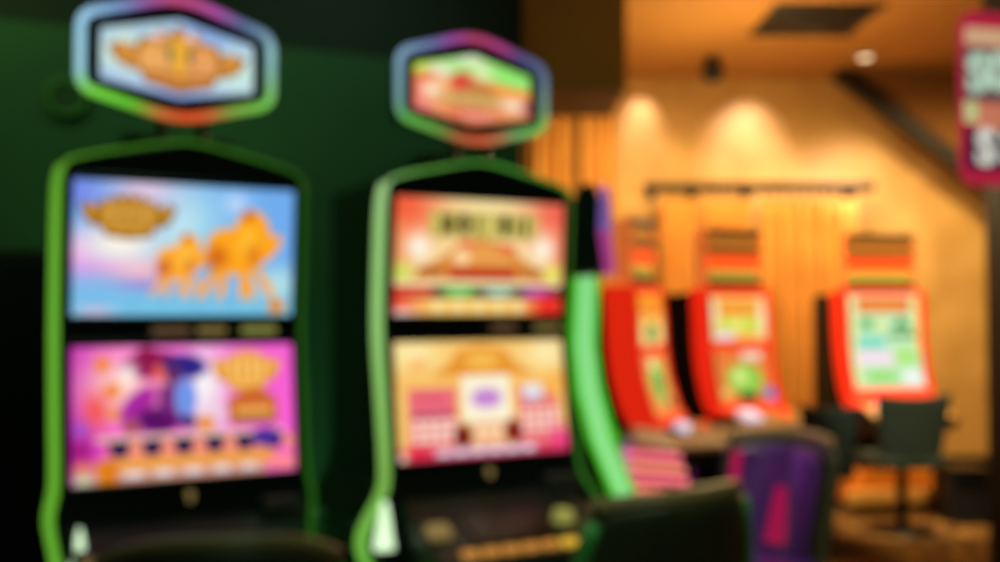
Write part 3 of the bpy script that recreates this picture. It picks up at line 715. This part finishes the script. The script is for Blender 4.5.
# ------------------------------------------------------------------ padded chairs near the camera
def padded_chair(loc, yaw, label, shell, pad, zt=1.02, w=.5, reflection_stripes=False, group='padded gaming chairs', lean=.08, taper=.10, crn=.05, side=None):
    """faces local +y; the back stands at local y about -.22"""
    t = thing('gaming_chair', label, 'chair', (*loc, 0), yaw, group)
    def backshell(x0s, thick, inset, z0, z1, off, nm, m):
        crown = crn
        bm = bmesh.new(); nx, nz = 18, 12; g = [[], []]
        for s in (0, 1):
            for j in range(nz + 1):
                r = []
                tz = j / nz
                for i in range(nx + 1):
                    q = -1 + 2 * i / nx
                    hw = (w / 2 - inset) * (1 - taper * (1 - tz)) * (1 - .10 * max(0, tz - .8) / .2)
                    z = z0 + (z1 - z0 - crown * abs(q) ** 3 * (1)) * tz
                    y = -.25 - lean * tz + .09 * q * q + off + s * thick
                    r.append(bm.verts.new((q * hw, y, z)))
                g[s].append(r)
        for j in range(nz):
            for i in range(nx):
                bm.faces.new((g[0][j][i], g[0][j][i + 1], g[0][j + 1][i + 1], g[0][j + 1][i]))
                bm.faces.new((g[1][j][i], g[1][j + 1][i], g[1][j + 1][i + 1], g[1][j][i + 1]))
        for i in range(nx):
            for j in (0, nz): bm.faces.new((g[0][j][i], g[0][j][i + 1], g[1][j][i + 1], g[1][j][i]))
        for j in range(nz):
            for i in (0, nx): bm.faces.new((g[0][j][i], g[1][j][i], g[1][j + 1][i], g[0][j + 1][i]))
        return bm_obj(nm, bm, m, t, bevel=.02, smooth=True, seg=3)
    bk = backshell(0, .05, 0, .52, zt, 0, 'backrest', shell)
    pd = backshell(0, .05, .04, .56, zt - .035, .045, 'back_cushion', pad)
    # rim along the outer edge of the back
    pts = []
    for q in np.linspace(-1, 1, 25):
        hw = w / 2 * .9; pts.append((q * hw, -.225 - lean + .09 * q * q, zt - crn * abs(q) ** 3 + .004))
    bm = bmesh.new(); tube(bm, pts, .02, 8); bm_obj('top_rim', bm, M['piping'], bk, smooth=True)
    for s in (-1, 1):
        pts = [(s * w / 2 * (1 - taper * (1 - q)) * (1 - .10 * max(0, q - .8) / .2), -.15 - lean * q, .52 + (zt - .52 - crn) * q) for q in np.linspace(.05, .97, 14)]
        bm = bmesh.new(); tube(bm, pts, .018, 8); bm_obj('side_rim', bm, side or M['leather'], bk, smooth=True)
    if reflection_stripes:  # screen reflections laid on the cushion as magenta bands
        for x, ww, in ((.145, .03), (-.02, .09)):
            bm = bmesh.new(); nz = 10; L0 = []; L1 = []
            for j in range(nz + 1):
                tz = j / nz; z = (.66 if x > .1 else .64) + (.3 if x > .1 else .2) * tz; ww = ww if x > .1 else .09 - .05 * tz; tt = (z - .52) / (zt - .52)
                for xx, L in ((x - ww / 2, L0), (x + ww / 2, L1)):
                    qq = xx / (w / 2 - .04); L.append(bm.verts.new((xx, -.25 - lean * tt + .09 * qq * qq + .101, z)))
            for j in range(nz): bm.faces.new((L0[j], L1[j], L1[j + 1], L0[j + 1]))
            o = bm_obj('reflection_stripe', bm, M['pinkrefl'], pd); md = o.modifiers.new('thick', 'SOLIDIFY'); md.thickness = .006; md.offset = 0
    bm = bmesh.new(); box(bm, (0, .0, .56), (w * .9, .46, .1)); bm_obj('seat', bm, pad, t, bevel=.04, seg=4)
    boxo('seat_pan', (0, 0, .5), (w * .8, .4, .03), M['steel'], t, bevel=.01)
    bm = bmesh.new(); cyl(bm, (0, 0, .03), (0, 0, .49), .032); bm_obj('pole', bm, M['steel'], t, smooth=False)
    bm = bmesh.new(); cyl(bm, (0, 0, 0), (0, 0, .035), .24, .21, 40); bm_obj('base', bm, M['steel'], t, bevel=.006)
    bm = bmesh.new(); tube(bm, [(.17 * math.cos(a), .05 + .17 * math.sin(a), .25) for a in np.linspace(0, 2 * PI, 25)[:-1]], .012, 8, closed=True); box(bm, (0, -.06, .25), (.02, .14, .02)); bm_obj('foot_ring', bm, M['steel'], t)
    return t
p1 = at(217, 548, 1.74)
R1 = Matrix.Rotation(.2, 3, 'Z') @ Vector((0, -.30, 0))
padded_chair((p1.x - R1.x, 1.74 - R1.y), .2, 'dark padded chair in front of the leftmost slot machine, only its top edge showing', M['leather'], M['leather'], p1.z, .46, side=M['greenrim'])
p2 = at(697, 500, 2.06)
R2 = Matrix.Rotation(.62, 3, 'Z') @ Vector((0, -.30, 0))
padded_chair((p2.x - R2.x, 2.06 - R2.y), .62, 'dark olive padded chair with taupe rim at the bottom centre', M['leather'], M['leather'], p2.z + .005, .47, taper=-.25, crn=.02, side=M['greenrim'])
p3_ = at(778, 440, 3.75)
R3_ = Matrix.Rotation(2.45, 3, 'Z') @ Vector((0, -.26, 0))
padded_chair((p3_.x - R3_.x, 3.75 - R3_.y), 2.45, 'padded chair with magenta and purple screen reflections coloured into its cushion', M['leather'], M['purple'], 1.02, .44, True, lean=.15, crn=.02)

# ------------------------------------------------------------------ swivel chairs further back
def swivel(loc, yaw, label, zt, zb, w):
    t = thing('swivel_stool', label, 'chair', (*loc, 0), yaw, 'charcoal swivel stools')
    bm = bmesh.new(); nx, nz = 12, 8; g = [[], []]
    for s in (0, 1):
        for j in range(nz + 1):
            r = []; tz = j / nz
            for i in range(nx + 1):
                q = -1 + 2 * i / nx; hw = w / 2 * (.82 + .22 * tz); r.append(bm.verts.new((q * hw, -.17 - .06 * tz + .04 * q * q + s * .05, zb + (zt - zb) * tz + .02 * q * q * tz)))
            g[s].append(r)
    for j in range(nz):
        for i in range(nx):
            bm.faces.new((g[0][j][i], g[0][j][i + 1], g[0][j + 1][i + 1], g[0][j + 1][i])); bm.faces.new((g[1][j][i], g[1][j + 1][i], g[1][j + 1][i + 1], g[1][j][i + 1]))
    for i in range(nx):
        for j in (0, nz): bm.faces.new((g[0][j][i], g[0][j][i + 1], g[1][j][i + 1], g[1][j][i]))
    for j in range(nz):
        for i in (0, nx): bm.faces.new((g[0][j][i], g[1][j][i], g[1][j + 1][i], g[0][j + 1][i]))
    bm_obj('backrest', bm, M['chairblk'], t, bevel=.015, smooth=True)
    bm = bmesh.new(); box(bm, (0, .02, zb + .02), (w * .92, .40, .08)); bm_obj('seat', bm, M['chairblk'], t, bevel=.03, seg=3)
    bm = bmesh.new(); cyl(bm, (0, 0, .03), (0, 0, zb), .035); bm_obj('pole', bm, M['steel'], t)
    bm = bmesh.new(); cyl(bm, (0, 0, 0), (0, 0, .035), .22, .19, 36); bm_obj('base', bm, M['steel'], t, bevel=.006)
    return t
q = at(910, 400, 6.6); swivel((q.x, 6.75), .12, 'charcoal swivel stool in front of the rightmost red slot machine', .92, .46, .50)
q = at(833, 405, 6.3); swivel((q.x, 6.4), -.3, 'charcoal swivel stool left of the rightmost red slot machine', .88, .46, .34)
q = at(728, 470, 5.2); 
# dark low table between the pink deck and the padded chair
t = thing('side_table', 'low dark table with a beige top between the pink-lit machine and red machines', 'table', (at(688, 308, 5.0).x, 5.0, 0), .3)
boxo('tabletop', (0, 0, .83), (.42, .46, .03), M['beige'], t, bevel=.008)
boxo('apron', (0, 0, .78), (.38, .42, .07), M['black'], t, bevel=.004)
boxo('shelf', (0, 0, .58), (.36, .40, .03), M['black'], t, bevel=.004)
for sx in (-1, 1):
    for sy in (-1, 1): boxo('leg', (sx * .18, sy * .2, .405), (.035, .035, .81), M['black'], t, bevel=.003)
tag(boxo('cup', (0, 0, 0), (.01, .01, .01), M['beige']), '', 'cup'); bpy.data.objects.remove(bpy.data.objects['cup'])
q = at(714, 470, 5.2)
t = thing('low_cabinet', 'black cabinet with violet edge behind the chair with purple reflections', 'cabinet', (q.x + .05, 5.5, 0), -.2)
boxo('body', (.05, .1, .40), (.3, .34, .80), M['black'], t, bevel=.01); boxo('door', (.05, -.075, .40), (.27, .015, .7), M['panel'], t, bevel=.004)
boxo('edge_light', (-.105, -.06, .64), (.02, .03, .3), mat('violet_edge', (110, 40, 120), .4, emit=.5, ecol=(96, 34, 96)), t, bevel=.003)
boxo('top', (.05, .1, .81), (.33, .38, .02), M['beige'], t, bevel=.004)

# ------------------------------------------------------------------ black bin at the right
q = at(968, 500, 7.0)
t = thing('waste_bin', 'black square waste bin beside the rightmost red slot machine', 'bin', (q.x, 7.1, 0), 0)
bm = bmesh.new(); prism(bm, [(-.13, .0), (.13, .0), (.15, .34), (-.15, .34)], lambda x, z: (x, -.14, z), lambda x, z: (x, .14, z)); bm_obj('body', bm, M['black'], t, bevel=.01)
boxo('lid', (0, 0, .365), (.32, .31, .05), M['steel'], t, bevel=.012)
boxo('flap', (0, -.157, .30), (.2, .01, .06), M['steel'], t, bevel=.003)

# ------------------------------------------------------------------ dark cabinet and round speaker on the left
q = at(6, 250, 3.25)
t = thing('storage_cabinet', 'black cabinet at the left edge behind the leftmost machine', 'cabinet', (q.x - .02, 3.2, 0), WY)
boxo('body', (-.05, .0, .84), (.62, .34, 1.68), M['black'], t, bevel=.01)
for s in (-1, 1):
    d = boxo('door', (-.05 + s * .15, -.18, .86), (.29, .02, 1.56), M['black'], t, bevel=.006)
    bm = bmesh.new(); cyl(bm, (-.05 + s * .03, -.205, .9), (-.05 + s * .03, -.205, 1.05), .007); bm_obj('handle', bm, M['chrome'], d)
pr = wallpt(66, 97, .035)
t = thing('wall_speaker', 'round wall speaker with a faint green ring behind the leftmost illuminated sign', 'speaker', pr, WY)
bm = bmesh.new(); tube(bm, [(.068 * math.cos(a), 0, .068 * math.sin(a)) for a in np.linspace(0, 2 * PI, 33)[:-1]], .011, 8, closed=True); bm_obj('ring', bm, mat('green_painted_ring', (60, 110, 30), .5), t, smooth=True)
bm = bmesh.new(); cyl(bm, (0, .034, 0), (0, .0, 0), .064); bm_obj('grille', bm, mat('speaker_grille', (16, 50, 26), .7), t)

# ------------------------------------------------------------------ sign on the black column
sp = at(957, 10, 3.6); sq = at(957, 184, 3.6)
hh = sp.z - sq.z; ww = .34
sp = at(961, 10, 3.6)
t = thing('hanging_sign', 'red framed sign with pale numerals on the black column at the right edge', 'sign', (sp.x, 3.6, (sp.z + sq.z) / 2), .25)
def rrect(x0, z0, x1, z1, r, n=6):
    out = []
    for cx, cz, a0 in ((x1 - r, z1 - r, 0), (x0 + r, z1 - r, PI / 2), (x0 + r, z0 + r, PI), (x1 - r, z0 + r, 3 * PI / 2)):
        for k in range(n + 1):
            a = a0 + PI / 2 * k / n; out.append((cx + r * math.cos(a), cz + r * math.sin(a)))
    return out
def plate(nm, x0, z0, x1, z1, y, th, m, r=.01, par=None):
    bm = bmesh.new(); prism(bm, rrect(x0, z0, x1, z1, r), lambda x, z: (x, y, z), lambda x, z: (x, y + th, z)); return bm_obj(nm, bm, m, par or t)
SM = lambda n, c, e=.75: mat(n, c, .4, emit=e, ecol=c)
pn = plate('frame', 0, -hh / 2, ww, hh / 2, 0, .02, SM('crimson_lit_frame', (186, 34, 66)), .06)
plate('cream_band', .014, hh / 2 - .125, ww - .015, hh / 2 - .06, -.006, .01, SM('cream_lit_band', (224, 180, 140)), par=pn)
plate('numeral_field', .008, hh / 2 - .33, ww - .015, hh / 2 - .13, -.006, .01, SM('mulberry_lit_field', (110, 80, 84)), par=pn)
plate('lime_band', .008, hh / 2 - .41, .06, hh / 2 - .33, -.008, .01, SM('lime_lit_band', (206, 214, 150)), par=pn)
plate('salmon_band', .06, hh / 2 - .44, ww - .015, hh / 2 - .335, -.006, .01, SM('salmon_lit_band', (216, 130, 100)), par=pn)
plate('letter_field', .014, -hh / 2 + .055, ww - .015, -hh / 2 + .205, -.006, .01, SM('plum_lit_field', (70, 20, 52)), par=pn)
def letter(txt, x, z, size, m, nm='letter'):
    cu = bpy.data.curves.new(nm, 'FONT'); cu.body = txt; cu.size = size; cu.extrude = .004; cu.offset = .006; cu.align_x = 'LEFT'; cu.align_y = 'CENTER'
    o = bpy.data.objects.new('tmp', cu); COL.objects.link(o)
    dg = bpy.context.evaluated_depsgraph_get(); me = bpy.data.meshes.new_from_object(o.evaluated_get(dg)); bpy.data.objects.remove(o)
    me.transform(Matrix.Translation((x, -.012, z)) @ Matrix.Rotation(PI / 2, 4, 'X'))
    me.materials.clear(); return link(nm, me, m, pn)
mw = SM('pale_green_lit_letter', (186, 220, 196), .85); ml = SM('white_lit_letter', (222, 226, 214), .85)
letter('S', .016, hh / 2 - .235, .19, mw); letter('0', .105, hh / 2 - .225, .19, mw)
letter('S', .05, -hh / 2 + .13, .175, ml); letter('S', .165, -hh / 2 + .13, .175, mw)
for z in (-.12, .12): boxo('bracket', (.36, .03, z), (.1, .03, .03), M['black'], t)

# ------------------------------------------------------------------ lights
def spot(nm, loc, tgt, power, col, size=1.2, blend=.6, rad=.05):
    l = bpy.data.lights.new(nm, 'SPOT'); l.energy = power; l.color = col; l.spot_size = size; l.spot_blend = blend; l.shadow_soft_size = rad
    o = bpy.data.objects.new(nm, l); COL.objects.link(o); o.location = loc
    o.rotation_euler = (Vector(tgt) - Vector(loc)).to_track_quat('-Z', 'Y').to_euler(); return o
def point(nm, loc, power, col, rad=.15):
    l = bpy.data.lights.new(nm, 'POINT'); l.energy = power; l.color = col; l.shadow_soft_size = rad
    o = bpy.data.objects.new(nm, l); COL.objects.link(o); o.location = loc; return o
WARM = (1, .74, .34); WARM2 = (1, .87, .98)
X_ = lambda px, Y=9.3: (px - 500) / 1000 * Y
spot('wall_washer', (X_(643), 9.17, 3.65), (X_(643), 9.4, 3.2), 24, WARM2, 1.1, 1)
spot('wall_washer', (X_(748), 8.8, 3.65), (X_(750), 9.4, 3.0), 74, WARM2, 1.15, 1)
spot('wall_washer', (X_(846), 8.6, 3.0), (X_(848), 9.4, 2.3), 36, WARM2, 1.9, 1)
for x, y, e in ((.9, 7.6, 110), (1.9, 7.2, 125), (3.0, 6.9, 150), (4.0, 7.2, 230)):
    spot('ceiling_spot', (x, y, 3.6), (x + .1, y + 1.6, 1.2), e, WARM, 1.9, .8)
point('warm_ceiling_fill', (1.7, 7.2, 2.6), 85, WARM, .3)  # unseen point lamp added to warm up the ceiling
point('green_wall_fill', (-.72, 3.62, .8), 5, (.3, 1, .4), .1)  # added unseen behind the machines to lift the dark lower wall
spot('bulkhead_fill', (2.2, 3.8, 3.5), (.5, 5.8, 3.3), 40, WARM, .9, .8)  # unseen lamp added to brighten the front of the olive bulkhead
spot('floor_fill', (2.9, 5.6, 3.3), (2.95, 7.2, .1), 330, WARM, .55, .7)  # added without a fixture, brightens plinth and carpet
spot('floor_fill', (1.8, 3.9, 3.0), (2.6, 6.7, .6), 330, (1, .92, .66), .36, .6)  # added without a fixture so the stool backs show
spot('green_glow_fill', (-.2, 3.2, 3.5), (-.6, 4.5, 1.5), 34, (.45, 1, .5), 1.9, .9, .2)  # unseen lamp added for the green glow on the wall
spot('green_glow_fill', (-1.7, 2.4, 3.4), (-2.0, 3.9, 2.0), 52, (.5, 1, .3), 1.4, .9, .2)  # second unseen lamp added for the wall glow, far left
spot('green_glow_fill', (.2, 1.0, 3.4), (0, 2.4, .6), 30, (.5, 1, .6), 1.4, .9, .2)  # unseen, added for green glow over decks and front chairs
spot('chair_fill', (1.3, 2.4, 3.4), (1.1, 3.3, .7), 200, (1, .8, .6), .9, .9, .1)  # unseen lamp added to lift the chair with purple reflections
spot('chair_fill', (.9, 1.4, 3.2), (.5, 2.2, .9), 40, (.85, 1, .62), .9, .9, .1)  # unseen lamp added to lift the dark chair at bottom centre

w = bpy.data.worlds.new('world'); S.world = w; w.use_nodes = True
w.node_tree.nodes['Background'].inputs[0].default_value = (.5, .8, .55, 1); w.node_tree.nodes['Background'].inputs[1].default_value = .02
S.view_settings.view_transform = 'Standard'; S.view_settings.look = 'None'; S.view_settings.exposure = 0; S.view_settings.gamma = 1; S.view_settings.use_curve_mapping = False
S.cycles.use_denoising = True
